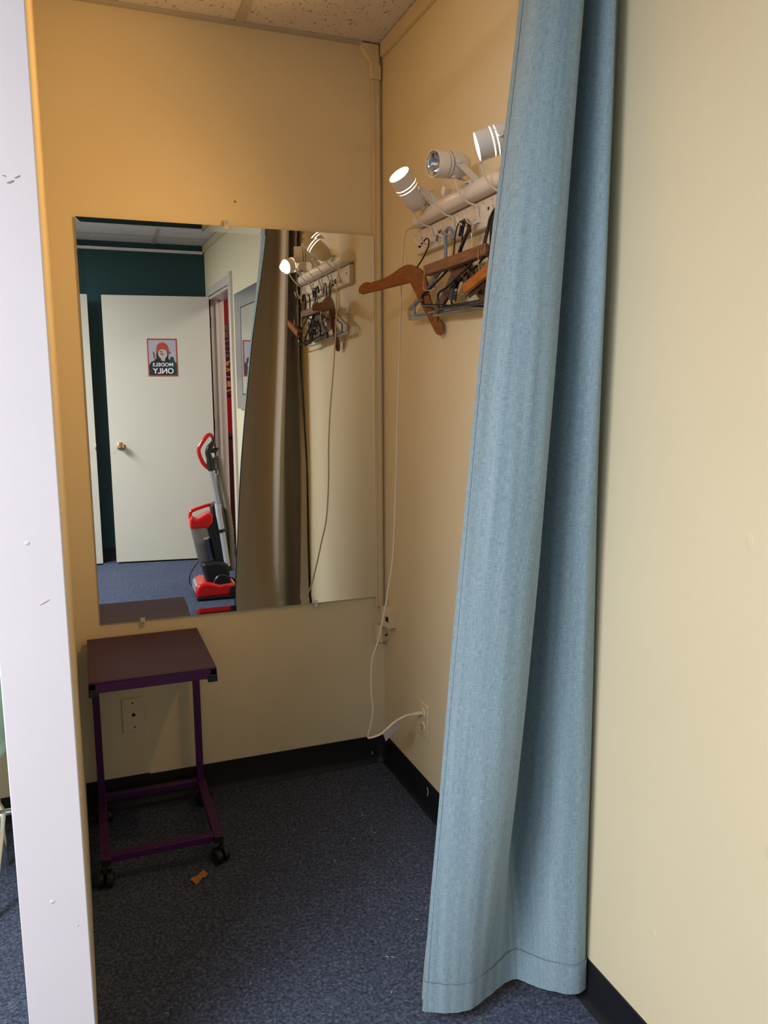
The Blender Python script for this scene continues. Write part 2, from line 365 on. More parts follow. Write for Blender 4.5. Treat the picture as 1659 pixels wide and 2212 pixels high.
# ---------------------------------------------------------------- doors
def knob(parent, C, n, m='brass'):
    n = V(n).normalized(); T = Matrix.Translation(C) @ n.to_track_quat('Z', 'Y').to_matrix().to_4x4()
    k = MB(); k.lathe([(.0001, 0), (.032, 0), (.032, .004), (.026, .010), (.012, .013), (.011, .030), (.022, .036), (.028, .048), (.025, .060), (.012, .066), (.0001, .0665)], T, 28)
    return obj('door_knob', k, m, parent)
DR, DL = V((-.086, -3.70, 0)), V((-.855, -3.797, 0))
du = (DL-DR).normalized(); dn = V((-du.y*-1, du.x*-1, 0))      # facing the mirror
if dn.y < 0: dn = -dn
t = MB(); A = DR + V((0,0,.012)); L_ = (DL-DR).length
t.add([A + du*a + dn*d + V((0,0,z)) for z in (0, 2.018) for a, d in ((0,0),(L_,0),(L_,-.035),(0,-.035))], [(0,3,2,1),(4,5,6,7),(0,1,5,4),(1,2,6,5),(2,3,7,6),(3,0,4,7)])
d1 = struct('door_1', t, 'door', 'open flush off-white door carrying the small poster', 'door', .0015)
kb = knob(d1, DR + du*.694 + V((0,0,.91)), dn); kb['label'] = 'polished brass knob'
for z in (.25, 1.02, 1.80):
    hg = MB(); hg.tube([DR + du*-.006 - dn*.03 + V((0,0,z)), DR + du*-.006 - dn*.03 + V((0,0,z+.09))], .005, 10); obj('hinge', hg, 'wire_dark', d1)
t = MB(); t.box((-1.74, -3.86, .010), (-.976, -3.826, 2.02)); d2 = struct('door_2', t, 'door', 'second off-white door whose edge shows at the left of the mirror', 'door', .0015)
kb = knob(d2, V((-1.008, -3.826, .91)), (0, 1, 0)); kb['label'] = 'polished brass knob'
# poster on the door
PO = DR + du*.358 + dn*.0012
pst = thing('poster', tuple(PO + V((0,0,1.436))), 'small red-bordered poster on the white door reading MODELS ONLY', 'poster')
def flatpoly(name, poly, m, d, cx=0):
    b = MB(); b.prism(poly, PO + V((0,0,1.436)), du, V((0,0,1)), d, d+.0004); return obj(name, b, m, pst)
W2 = .109
flatpoly('border', [(-W2,0),(W2,0),(W2,.281),(-W2,.281)], 'p_border', .0)
flatpoly('backdrop', [(-W2+.009,.011),(W2-.009,.011),(W2-.009,.270),(-W2+.009,.270)], 'p_bg', .0005)
def ell(cx, cy, rx_, ry_, a0=0, a1=2*PI, n=22): return [(cx+rx_*math.cos(a0+(a1-a0)*i/n), cy+ry_*math.sin(a0+(a1-a0)*i/n)) for i in range(n + (0 if a1-a0 > 6.2 else 1))]
# facing the poster from the booth du runs to the viewer's right, as in the un-mirrored print
flatpoly('coat', [(-.100,.011),(.100,.011),(.100,.085),(.085,.108),(.062,.118),(.045,.135),(.045,.19),(-.045,.19),(-.042,.13),(-.060,.115),(-.070,.130),(-.092,.105),(-.100,.08)], 'p_dark', .0010)
flatpoly('sleeve', [(-.100,.011),(-.058,.011),(-.066,.07),(-.052,.12),(-.056,.143),(-.068,.148),(-.080,.142),(-.084,.115),(-.100,.10)], 'p_teal', .0014)
flatpoly('neck', [(-.014,.112),(.010,.118),(.016,.15),(-.022,.15)], 'p_skin', .0014)
flatpoly('face', ell(-.002,.168,.034,.038), 'p_skin', .0018)
flatpoly('lips', ell(.003,.165,.013,.0055), 'p_lips', .0022)
flatpoly('nostrils', ell(.008,.183,.008,.007), 'p_lips', .0022)
flatpoly('beanie', [(-.048,.178),(-.046,.20),(-.040,.225),(-.026,.245),(-.004,.254),(.020,.248),(.036,.232),(.043,.205),(.042,.180),(.036,.172),(.020,.196),(.0,.205),(-.024,.195)], 'p_hat', .0026)
flatpoly('hand', [(.046,.165),(.054,.172),(.052,.182),(.044,.180)], 'p_skin', .0020)
flatpoly('hand', [(.056,.12),(.064,.14),(.070,.17),(.066,.19),(.060,.175),(.054,.15)], 'p_lips', .0020)
flatpoly('hand', [(-.058,.165),(-.048,.170),(-.050,.182),(-.060,.186)], 'p_lips', .0020)
text('lettering', 'MODELS', PO + V((0,0,1.436+.075)), du, (0,0,1), .026, 'p_white', pst, depth=.0034, bold=.018, width=.150)
text('lettering', 'ONLY', PO + V((0,0,1.436+.020)), du, (0,0,1), .042, 'p_white', pst, depth=.0034, bold=.022, width=.152)
# print in the red room
pr = thing('letter_print', (.32, -4.58, 1.28), 'tall print of stacked gold letters on the red wall beyond the doorway', 'print')
b = MB(); b.box((.06, -4.599, 1.28), (.58, -4.575, 1.90)); obj('canvas', b, 'bann', pr)
rows = ['UNE', 'EWE', 'NUN', 'DND', 'KDK', 'YKY', 'KYK', 'HEH', 'EHE', 'NEN']
for i, r_ in enumerate(rows):
    text('lettering', r_, (.32, -4.575, 1.905-.061*(i+1)), (-1,0,0), (0,0,1), .050, 'grey_l' if i < 5 else 'gold', pr, depth=.001, bold=.02, width=.48)
cb = thing('cabinet', (.55, -4.4, 0), 'reddish brown wooden cabinet in the red room beyond the doorway', 'cabinet')
b = MB(); b.box((.03, -4.598, 0.0), (1.1, -4.3, .93)); obj('body', b, 'brown', cb, .003)
b = MB(); b.box((.02, -4.598, .93), (1.12, -4.28, .955)); obj('cabinet_top', b, 'brown', cb, .003)
for x in (.32, .86):
    b = MB(); b.box((x-.24, -4.3, .08), (x+.24, -4.285, .88)); dd = obj('door', b, 'brown', cb, .003)
    b = MB(); b.sphere((x+.19, -4.275, .6), .012, 8); obj('handle', b, 'brass', dd)
# framed mirror on the right wall
fm = thing('framed_mirror', (rx(-2.3)-.01, -2.33, 1.22), 'silver framed wall mirror beside the doorway, reflecting the poster', 'mirror')
def fp(y, z, o_): return V((rx(y)-o_, y, z))
y0, y1, z0, z1 = -2.72, -1.93, 1.215, 1.945; iy0, iy1, iz0, iz1 = -2.60, -2.05, 1.305, 1.855
b = MB(); O_ = [fp(y0,z0,.004), fp(y1,z0,.004), fp(y1,z1,.004), fp(y0,z1,.004)]; Q = [fp(y0,z0,.026), fp(y1,z0,.026), fp(y1,z1,.026), fp(y0,z1,.026)]
I_ = [fp(iy0,iz0,.014), fp(iy1,iz0,.014), fp(iy1,iz1,.014), fp(iy0,iz1,.014)]
b.add(O_+Q+I_, [(0,1,5,4),(1,2,6,5),(2,3,7,6),(3,0,4,7),(4,5,9,8),(5,6,10,9),(6,7,11,10),(7,4,8,11)])
obj('frame', b, 'frame_silver', fm, sharp=20)
b = MB(); I2 = [fp(iy0,iz0,.014), fp(iy1,iz0,.014), fp(iy1,iz1,.014), fp(iy0,iz1,.014)]; e = .008
I3 = [fp(iy0+e,iz0+e,.012), fp(iy1-e,iz0+e,.012), fp(iy1-e,iz1-e,.012), fp(iy0+e,iz1-e,.012)]
b.add(I2+I3, [(0,1,5,4),(1,2,6,5),(2,3,7,6),(3,0,4,7)]); obj('inner_rim', b, 'black', fm)
b = MB(); b.add(I3, [(0,1,2,3)]); obj('glass', b, 'mirror', fm, sharp=5)

# ---------------------------------------------------------------- big frameless mirror
EPS, DEL = .004, -.010
nM = V((math.sin(DEL), -math.cos(EPS)*math.cos(DEL), -math.sin(EPS))).normalized(); oM = V((-.5, -.011, 1.23))
def mp_(x, z, d=0):                # point on the mirror plane (d outward)
    y = oM.y - (nM.x*(x-oM.x) + nM.z*(z-oM.z))/nM.y
    return V((x, y, z)) + nM*d
mx0, mx1, mz0, mz1 = -.9538, -.0345, .6229, 1.8468
mr = thing('wall_mirror', (-.5, -.006, .623), 'large frameless mirror hanging on the cream back wall above the purple table', 'mirror')
bw = .019; bd = bw*math.tan(math.radians(1.2))
b = MB()
out = [mp_(mx0,mz0,bd), mp_(mx1,mz0,bd), mp_(mx1,mz1,bd), mp_(mx0,mz1,bd)]
inn = [mp_(mx0+bw,mz0+bw), mp_(mx1-bw*.3,mz0+bw), mp_(mx1-bw*.3,mz1-bw), mp_(mx0+bw,mz1-bw)]
b.add(inn, [(0,1,2,3)]); me_glass = obj('glass', b, 'mirror', mr, sharp=.01)
b = MB()
b.add(out[:1]+out[1:2]+inn[1:2]+inn[0:1], [(0,1,2,3)]); b.add([out[1],out[2],inn[2],inn[1]], [(0,1,2,3)]); b.add([out[2],out[3],inn[3],inn[2]], [(0,1,2,3)]); b.add([out[3],out[0],inn[0],inn[3]], [(0,1,2,3)])
bo = obj('bevelled_edge', b, 'mirror', mr, sharp=.01)
for ob_ in (me_glass, bo):
    for p in ob_.data.polygons: p.use_smooth = False
b = MB(); bk = [p - nM*.0045 for p in out]
b.add(out+bk, [(0,1,5,4),(1,2,6,5),(2,3,7,6),(3,0,4,7),(7,6,5,4)]); obj('backing', b, 'edge', mr)
def clip(x, z, up):
    c = MB(); s_ = 1 if up else -1
    p = mp_(x, z)
    c.box((p.x-.007, p.y-.0045, z-(.010 if up else .016)), (p.x+.007, p.y-.0015, z+(.018 if up else .008)))
    c.box((p.x-.007, p.y-.0045, z+(.0 if up else -.016)), (p.x+.007, p.y+.006, z+(.018 if up else .0)))
    k = obj('clip', c, 'plastic_clear', mr, .001)
    d = MB(); T = Matrix.Translation((p.x, p.y-.0048, z + (.009 if up else -.008))) @ Matrix.Rotation(PI/2, 4, 'X')
    d.lathe([(.0001, .0012), (.0028, .0012), (.0032, 0)], T, 10); obj('screw', d, 'chrome', k)
clip(-.518, mz1, True); clip(-.827, mz0, False); clip(-.256, mz0, False)

# ---------------------------------------------------------------- corner cable cover, jacks, plates
cr = thing('cable_cover', (-.02, -.01, .585), 'cream painted cable cover running down the wall corner', 'cable cover')
b = MB(); b.prism([(-.036,.585),(-.008,.585),(-.008,2.33),(-.036,2.33)], (0,0,0), (1,0,0), (0,0,1), .0, .014)
b.tube([(-.030,-.014,.585),(-.030,-.014,2.33)], .003, 8); b.tube([(-.015,-.014,.585),(-.015,-.014,2.33)], .003, 8)
obj('channel', b, 'cream_trim', cr, .003)
b = MB(); b.prism([(-.040,2.33),(-.006,2.33),(-.006,2.372),(-.012,2.375),(-.012,2.434),(-.074,2.434),(-.076,2.42),(-.044,2.378)], (0,0,0), (1,0,0), (0,0,1), .0, .022)
obj('elbow_cover', b, 'cream_trim', cr, .003)
def RZ(c, a): return Matrix.Translation(c) @ Matrix.Rotation(a, 4, 'Z')
j1 = thing('phone_jack', (-.018, -.10, .53), 'upper cream phone jack box in the corner with a dark socket', 'phone jack', 'phone jacks')
b = MB(); b.box((-.016,-.030,-.034),(.016,.030,.034), T=RZ((-.016,-.085,.566),.12)); obj('housing', b, 'ivory', j1, .002)
b = MB(); b.box((-.0175,-.022,-.010),(-.0155,-.008,.006), T=RZ((-.016,-.085,.566),.12)); obj('socket', b, 'dark', j1)
b = MB(); b.box((-.0172,-.027,-.012),(-.0158,-.0245,.010), T=RZ((-.016,-.085,.566),.12)); obj('mark', b, 'dark', j1)
j2 = thing('phone_jack', (-.02, -.03, .462), 'lower cream phone jack box, hanging crooked under the other', 'phone jack', 'phone jacks')
b = MB(); b.box((-.022,-.016,-.028),(.022,.016,.030), T=RZ((-.018,-.026,.492),.55)); obj('housing', b, 'ivory', j2, .002)
b = MB(); b.box((-.006,-.0165,-.008),(.010,-.0155,-.002), T=RZ((-.018,-.026,.492),.55)); obj('socket', b, 'dark', j2)
bp = thing('wall_plate', (-.871, -.004, .254), 'cream blank wall plate with a centre hole, behind the purple table', 'wall plate')
b = MB(); b.box((-.906,-.006,.254),(-.836,0,.370)); obj('cover', b, 'ivory', bp, .0025)
for x, z, r_ in ((-.871,.312,.0062),(-.872,.353,.0028),(-.869,.271,.0028)):
    b = MB(); T = Matrix.Translation((x,-.0061,z)) @ Matrix.Rotation(PI/2,4,'X'); b.lathe([(.0001,.0004),(r_,.0004),(r_,0)], T, 6 if r_ > .005 else 10); obj('hole' if r_ > .005 else 'screw', b, 'dark', bp)
ou = thing('power_outlet', (-.003, -.357, .239), 'ivory double power outlet on the right wall with a white plug', 'power outlet')
b = MB(); b.box((-.006,-.394,.239),(0,-.320,.355)); obj('cover', b, 'ivory', ou, .0025)
for z in (.321, .274):
    T = Matrix.Translation((-.006,-.357,z)) @ Matrix.Rotation(-PI/2,4,'Y') @ Matrix.Diagonal((1.0,1,1,1))
    b = MB(); b.lathe([(.0001,.003),(.0155,.003),(.017,0)], T, 20); s_ = obj('socket', b, 'ivory', ou)
    d = MB(); d.box((-.0100,-.3645,z+.001),(-.0088,-.3628,z+.009)); d.box((-.0100,-.3512,z+.001),(-.0088,-.3495,z+.008)); d.box((-.0100,-.3595,z-.009),(-.0088,-.3550,z-.005)); obj('slots', d, 'dark', s_)

# ---------------------------------------------------------------- track light with three spots
tl = thing('track_light', (-.03, -.68, 1.80), 'white three-spot track light mounted above the coat hook rail', 'track light')
b = MB(); yA, yB = -.330, -1.065; zc = 1.827
sec = [(0, -.020), (-.040, -.022), (-.048, -.016), (-.052, -.004), (-.050, .010), (-.040, .020), (-.024, .025), (0, .026)]
rings = []; N_ = 30
for i in range(N_+1):
    y = yA + (yB-yA)*i/N_; e = min((yA-y), (y-yB))
    k_ = 1 if e > .06 else max(.08, math.sqrt(max(0, 1-(1-e/.06)**2)))
    rings.append([(x*k_, y, zc + z*(.55+.45*k_)) for x, z in sec])
ns = len(sec); b.add([p for r_ in rings for p in r_], [(i*ns+j, i*ns+(j+1) % ns, (i+1)*ns+(j+1) % ns, (i+1)*ns+j) for i in range(N_) for j in range(ns)] + [tuple(range(ns)), tuple(N_*ns+j for j in range(ns))])
obj('bar', b, 'white_metal', tl, sharp=50)
b = MB(); b.box((-.010,-.010,-.010),(.010,.010,.012), T=Matrix.Translation((-.036,-.575,1.860)) @ Matrix.Rotation(.7,4,'X')); obj('knob', b, 'white_metal', tl)
def spot(F, B, lit, ybase):
    F, B = V(F), V(B); d = (F-B).normalized(); T = Matrix.Translation(B) @ d.to_track_quat('Z','Y').to_matrix().to_4x4(); L = (F-B).length
    r = .0315
    h = obj_head = MB(); h.lathe([(.0001,-.020),(.012,-.019),(.022,-.012),(.029,.004),(r,.022),(r,L-.044)], T, 32)
    h.lathe([(r-.002,L-.044),(r-.002,.022)], T, 32)
    head = obj('spot_head', h, 'white_metal', tl, sharp=60)
    for a, b2 in ((L-.0418, L-.0345), (L-.0322, L)):
        g = MB(); g.lathe([(r-.002,a),(r,a),(r,b2),(r-.002,b2),(r-.002,a)], T, 32); obj('shade_ring', g, 'white_metal', head, sharp=60)
    for k in range(3):
        g = MB(); a = 2*PI*k/3+.5; p = T @ V(((r-.0015)*math.cos(a),(r-.0015)*math.sin(a),L-.05)); q = T @ V(((r-.0015)*math.cos(a),(r-.0015)*math.sin(a),L-.03)); g.tube([p,q],.0014,6); obj('rib', g, 'white_metal', head)
    g = MB()
    if lit:
        g.lathe([(.0001,L-.055),(.020,L-.05),(.0262,L-.030),(.0265,L-.008),(.018,L-.005),(.0001,L-.004)], T, 28); bb = obj('bulb', g, 'bulb_on', head)
    else:
        g.lathe([(.006,L-.034),(.014,L-.026),(.022,L-.014),(.026,L-.006),(.0295,L-.004),(.0295,L-.001)], T, 28); bb = obj('bulb', g, 'glass', head)
        g = MB(); g.lathe([(.0001,L-.010),(.004,L-.012),(.005,L-.02),(.006,L-.034)], T, 16); obj('filament_capsule', g, 'chrome', bb)
    # U bracket
    g = MB(); side = d.cross(V((0,0,1))).normalized(); base = V((-.036, ybase, 1.850)); c0 = B + d*L*.42
    for s_ in (-1, 1):
        g.bar(c0 + side*s_*(r+.002), base + side*s_*.020, .0025, .019, up=d)
    g.bar(base + side*-.021, base + side*.021, .018, .003, up=(0,0,1)); g.tube([base, base-V((0,0,.012))], .008, 12); obj('bracket', g, 'white_metal', tl)
    for s_ in (-1, 1):
        g = MB(); g.tube([c0 + side*s_*(r+.003), c0 + side*s_*(r+.008)], .006, 12); obj('thumb_screw', g, 'white_metal', tl)
    if lit:
        ld = bpy.data.lights.new('halogen_spot', 'SPOT'); ld.energy = lit; ld.color = (1, .53, .16); ld.spot_size = math.radians(125); ld.spot_blend = 1; ld.shadow_soft_size = .02
        lo = bpy.data.objects.new('halogen_spot', ld); COL.objects.link(lo); lo.parent = tl; lo.location = F + d*.006 - V(tl.location)
        lo.rotation_euler = (-d).to_track_quat('Z','Y').to_euler()
spot((-.140, -.500, 1.912), (-.076, -.470, 1.852), 13.5, -.487)
spot((-.137, -.712, 1.886), (-.052, -.697, 1.892), 0, -.722)
spot((-.126, -.922, 1.868), (-.050, -.958, 1.893), 26, -.955)

CP = [(-.020,-.335,1.815),(-.055,-.338,1.800),(-.068,-.345,1.72),(-.072,-.344,1.60),(-.082,-.352,1.43),(-.094,-.366,1.266),(-.100,-.372,1.129),(-.104,-.368,.988),(-.113,-.374,.849),(-.130,-.383,.765),(-.146,-.389,.689),(-.170,-.393,.594),(-.192,-.397,.533),(-.194,-.392,.444),(-.187,-.387,.376),(-.192,-.386,.333),(-.203,-.385,.289),(-.196,-.386,.282),(-.158,-.385,.289),(-.115,-.376,.313),(-.070,-.364,.324),(-.045,-.358,.322)]
b = MB(); b.tube(CP, .0033, 8, smooth=6, flat=.65); obj('power_cord', b, 'cord', tl)
b = MB(); b.tube([(-.047,-.358,.322),(-.040,-.358,.322),(-.036,-.358,.322),(-.034,-.358,.322),(-.012,-.357,.321),(-.0095,-.357,.321)], [.004,.007,.006,.009,.010,.010], 12, flat=.7); pl = obj('plug', b, 'cord', tl)
b = MB(); b.add([(-.155,-.388,.290),(-.104,-.374,.319),(-.092,-.374,.298),(-.146,-.388,.262)], [(0,1,2,3)]); b.add([(-.155,-.389,.290),(-.104,-.375,.319),(-.092,-.375,.298),(-.146,-.389,.262)], [(3,2,1,0)]); o = obj('warning_tag', b, 'tag', tl); o['label'] = 'grey paper tag on the cord'

# ---------------------------------------------------------------- coat hook rail
rl = thing('coat_hook_rail', (-.01, -.72, 1.735), 'white wooden rail with double wire coat hooks, crowded with hangers', 'coat rack')
b = MB(); b.box((-.020,-1.10,1.735),(0,-.340,1.803)); obj('board', b, 'white_wood', rl, .003)
for y in (-.378, -.780):
    d = MB(); T = Matrix.Translation((-.0203,y,1.776)) @ Matrix.Rotation(-PI/2,4,'Y'); d.lathe([(.0001,.0006),(.0038,.0004),(.0044,0)], T, 10); obj('screw_hole', d, 'dark', rl)
for y in (-.447, -.585, -.721, -.857, -.993):
    h = MB()
    h.tube([(-.022,y-.012,1.755),(-.024,y-.014,1.775),(-.030,y-.012,1.792),(-.044,y-.006,1.797),(-.060,y-.004,1.808),(-.078,y-.008,1.828),(-.090,y-.014,1.850)], .0022, 8, smooth=5)
    h.tube([(-.0895,y-.0138,1.848),(-.0915,y-.0145,1.8535),(-.092,y-.015,1.8545)], [.0022,.0062,.0062], 12)
    for s_ in (-1, 1):
        h.tube([(-.022,y-.012,1.757),(-.034,y+s_*.006,1.748),(-.048,y+s_*.013,1.7475),(-.060,y+s_*.019,1.756),(-.065,y+s_*.022,1.770)], .0022, 8, smooth=5)
        h.tube([(-.0645,y+s_*.0218,1.769),(-.066,y+s_*.0223,1.774)], [.0022,.0042], 10)
    h.box((-.0245,y-.019,1.751),(-.0198,y-.005,1.765))
    obj('hook', h, 'wire_white', rl)

# ---------------------------------------------------------------- hangers
def hanger_thing(x, y, z, name, label):
    return thing(name, (x, y, z), label, 'hanger', 'hangers on the coat hook rail')
def curved_poly(w=.155, dr=.126, th=.046):
    U = [(-w-.004,-dr-.010),(-w-.006,-dr+.000),(-w+.001,-dr+.014),(-w+.012,-dr+.023),(-w+.020,-dr+.025),(-w+.0225,-dr+.018),(-w+.026,-dr+.027),(-.105*w/.155,-dr+.044),(-.085*w/.155,-dr+.059),(-.066*w/.155,-.046*dr/.126),(-.050*w/.155,-.024*dr/.126),(-.034,-.008),(-.017,-.001),(0,0)]
    Lw = [(-w+.012,-dr-.015),(-w,-dr-.0155)]
    right = [(-x, y) for x, y in reversed(U[:-1])]; lr = [(-x, y) for x, y in reversed(Lw)]
    return U + right + lr + [(0,-th)] + Lw
def wooden_hanger(L_, R_, m, hook, hm, name, label, th=.012, tipcap=True, w=None):
    Lp, Rp = V(L_), V(R_); X = (Rp-Lp).normalized(); mid = (Lp+Rp)/2
    Y = (V((0,0,1)) - X*X.z).normalized(); Z = X.cross(Y)
    w = (Rp-Lp).length/2; apex = mid + Y*.125*(w/.155)
    o = hanger_thing(apex.x, apex.y, apex.z, name, label)
    b = MB(); b.prism(curved_poly(w, .125*(w/.155), .047), apex, X, Y, -th/2, th/2); obj('body', b, m, o, .003, segs=3)
    b = MB(); b.tube([tuple(apex - Y*.012)]+hook, .0020, 8, smooth=5); k = obj('hook', b, hm, o)
    if tipcap:
        b = MB(); b.tube([hook[-2], hook[-1], tuple(V(hook[-1])*2-V(hook[-2]))][1:], [.0038, .0034], 8); obj('tip_cap', b, 'black', k)
    return o
wooden_hanger((-.172,-.280,1.643), (-.015,-.508,1.507), 'wood_hang', [(-.062,-.452,1.690),(-.056,-.471,1.707),(-.048,-.486,1.734),(-.042,-.477,1.752),(-.040,-.457,1.762),(-.042,-.445,1.757),(-.045,-.434,1.750)], 'wire_dark', 'wooden_hanger', 'curved reddish brown wooden hanger nearest the corner, tilted out from the wall')
wooden_hanger((-.050,-.548,1.562), (-.046,-.840,1.552), 'wood_dark', [(-.048,-.692,1.70),(-.048,-.700,1.735),(-.050,-.715,1.752),(-.050,-.730,1.750),(-.050,-.738,1.738)], 'wire_dark', 'wooden_hanger', 'dark brown wooden hanger flat against the wall behind the black ones', .010)
o = hanger_thing(-.09, -.93, 1.58, 'clamp_hanger', 'tilted orange-brown wooden clamp hanger half hidden behind the blue curtain')
for off, m_ in ((0, 'wood_or'), (.014, 'wood_dark')):
    b = MB(); b.bar((-.102+off,-.818,1.578-off*.3),(-.088+off,-1.045,1.640-off*.3), .012, .026); obj('clamp_bar', b, m_, o, .003)
b = MB(); b.tube([(-.090,-.932,1.615),(-.086,-.945,1.66),(-.074,-.968,1.71),(-.064,-.975,1.742),(-.060,-.990,1.757),(-.058,-1.005,1.752),(-.057,-1.008,1.742)], .0018, 8, smooth=5); obj('hook', b, 'wire_dark', o)
# wooden clamp hanger
o = hanger_thing(-.068, -.69, 1.65, 'clamp_hanger', 'straight brown wooden clamp bar hanger in front of the tangle')
b = MB(); b.box((-.076,-.868,1.650),(-.063,-.514,1.678)); obj('clamp_bar', b, 'wood_bar', o, .003)
b = MB(); b.box((-.060,-.868,1.650),(-.053,-.514,1.676)); obj('clamp_bar', b, 'wood_bar', o, .003)
b = MB(); b.tube([(-.066,-.679,1.66),(-.062,-.679,1.70),(-.060,-.682,1.732),(-.060,-.694,1.750),(-.060,-.710,1.757),(-.060,-.724,1.750),(-.060,-.712,1.737)], .0017, 8, smooth=5); k = obj('hook', b, 'wire_dark', o)
b = MB(); b.tube([(-.060,-.716,1.745),(-.060,-.705,1.722)], [.0045,.0042], 10); obj('tip_cap', b, 'black', k)
b = MB()
for y, s_ in ((-.535,1),(-.842,-1)):
    b = MB(); b.tube([(-.078,y,1.668),(-.080,y+.004*s_,1.64),(-.078,y+.006*s_,1.612),(-.064,y-.03*s_,1.612),(-.052,y-.004*s_,1.64),(-.052,y,1.668)], .0012, 6, smooth=4); obj('spring_wire', b, 'chrome', o)
def loop_hanger(name, label, m, hook, apexz, y0, far, near, x, r, rh, rc=.022, flat=1, notch=False, mh=None, cz=0):
    o = hanger_thing(x, y0, apexz, name, label)
    (yf, zf), (yn, zn) = far, near
    P = [(x,y0,apexz),(x,y0+(yf-y0)*.35,apexz+(zf-apexz)*.28),(x,y0+(yf-y0)*.80,apexz+(zf+rc*1.3-apexz)*.85),(x,yf-.006,zf+rc*1.4),(x,yf,zf+rc*.8),(x,yf-.004,zf+rc*.2),(x,yf-rc*.8,zf)]
    Q = [(x,yn+rc*.8,zn),(x,yn+.004,zn+rc*.2),(x,yn,zn+rc*.8),(x,yn+.006,zn+rc*1.4),(x,y0+(yn-y0)*.80,apexz+(zn+rc*1.3-apexz)*.85),(x,y0+(yn-y0)*.35,apexz+(zn-apexz)*.28),(x,y0,apexz)]
    b = MB(); b.tube(P+[(x,(yf+yn)/2,(zf+zn)/2)]+Q, r, 10, smooth=5, flat=flat); obj('body', b, m, o)
    b = MB(); b.tube([(x,y0,apexz-.006)]+hook, rh, 10, smooth=5); obj('hook', b, mh or m, o)
    return o
x = -.056
loop_hanger('plastic_hanger', 'glossy black tubular hanger whose lower bar runs farthest to the left', 'blackg', [(x,-.699,1.687),(x+.004,-.714,1.711),(x+.010,-.727,1.736),(x+.010,-.725,1.751),(x+.010,-.708,1.761),(x+.010,-.690,1.756),(x+.010,-.682,1.735)], 1.672, -.690, (-.463,1.577), (-.880,1.535), x, .0036, .0048)
x = -.066
loop_hanger('plastic_hanger', 'black hanger with a bulky swivel hook beside the curtain edge', 'blackg', [(x+.004,-.845,1.69),(x+.008,-.852,1.715),(x+.008,-.862,1.735),(x+.010,-.880,1.750),(x+.010,-.898,1.746),(x+.010,-.905,1.73)], 1.668, -.842, (-.590,1.555), (-1.070,1.535), x, .0032, .0044, .030)
b_ = MB(); b_.sphere((x,-.845,1.662), .017, 8, (.5,1.2,1)); bpy_last = [o for o in bpy.data.objects if o.name.startswith('plastic_hanger')][-1]; obj('hook_boss', b_, 'blackg', bpy_last)
b_ = MB(); b_.tube([(x+.01,-.898,1.747),(x+.01,-.907,1.722)], .006, 10); obj('hook_grip', b_, 'black', bpy_last)
x = -.043
loop_hanger('plastic_hanger', 'thin black hanger crossing behind the straight wooden clamp bar', 'blackg', [(x,-.836,1.69),(x,-.838,1.725),(x,-.848,1.745),(x,-.862,1.752),(x,-.874,1.742)], 1.672, -.838, (-.623,1.562), (-1.045,1.552), x, .0028, .0030, .034)
x = -.033
loop_hanger('plastic_hanger', 'smoky grey flat plastic hanger lowest against the wall', 'smoke', [(x,-.566,1.70),(x,-.567,1.737),(x,-.558,1.757),(x,-.538,1.768),(x,-.518,1.764),(x,-.508,1.745)], 1.676, -.560, (-.318,1.556), (-.790,1.545), x, .0078, .0042, .020, flat=.4, mh='graypl')
x = -.041
loop_hanger('plastic_hanger', 'light blue plastic hanger behind the smoky grey one', 'bluepl', [(x,-.584,1.71),(x,-.583,1.740),(x,-.588,1.757),(x,-.604,1.762),(x,-.620,1.752),(x,-.629,1.728)], 1.672, -.584, (-.372,1.560), (-.800,1.549), x, .0036, .0045, .022)
x = -.050
o = loop_hanger('wire_hanger', 'thin silver wire hanger among the dark hangers', 'chrome', [(x,-.750,1.69),(x,-.751,1.721),(x,-.757,1.736),(x,-.750,1.748),(x,-.738,1.752),(x,-.730,1.745)], 1.655, -.750, (-.580,1.585), (-.930,1.575), x, .0011, .0012, .012)
# spring clips left on the wire hanger
for y, a in ((-.66, .4), (-.74, -.2), (-.80, .2)):
    cpn = thing('hanger_clip', (-.052, y, 1.59), 'small black and metal spring clip dangling from the wire hanger', 'clip', 'spring clips on the wire hanger')
    T = Matrix.Translation((-.052, y, 1.600)) @ Matrix.Rotation(a, 4, 'X')
    b = MB(); b.prism([(-.012,-.030),(.012,-.030),(.009,.0),(.013,.022),(-.013,.022),(-.009,.0)], T @ V((.004,0,0)), T.to_3x3() @ V((0,1,0)), T.to_3x3() @ V((0,0,1)), 0, .0025); obj('jaw', b, 'blackg', cpn, .001)
    b = MB(); b.prism([(-.012,-.030),(.012,-.030),(.009,.0),(.010,.030),(-.010,.030),(-.009,.0)], T @ V((-.007,0,0)), T.to_3x3() @ V((0,1,0)), T.to_3x3() @ V((0,0,1)), 0, .0025); obj('jaw', b, 'blackg', cpn, .001)
    b = MB(); b.tube([T @ V((0,-.010,.0)), T @ V((0,.010,.0))], .0045, 10); b.tube([T @ V((0,.0,.004)), T @ V((0,.0,.022)), T @ V((.002,.004,.030))], .0012, 6); obj('spring', b, 'chrome', cpn)

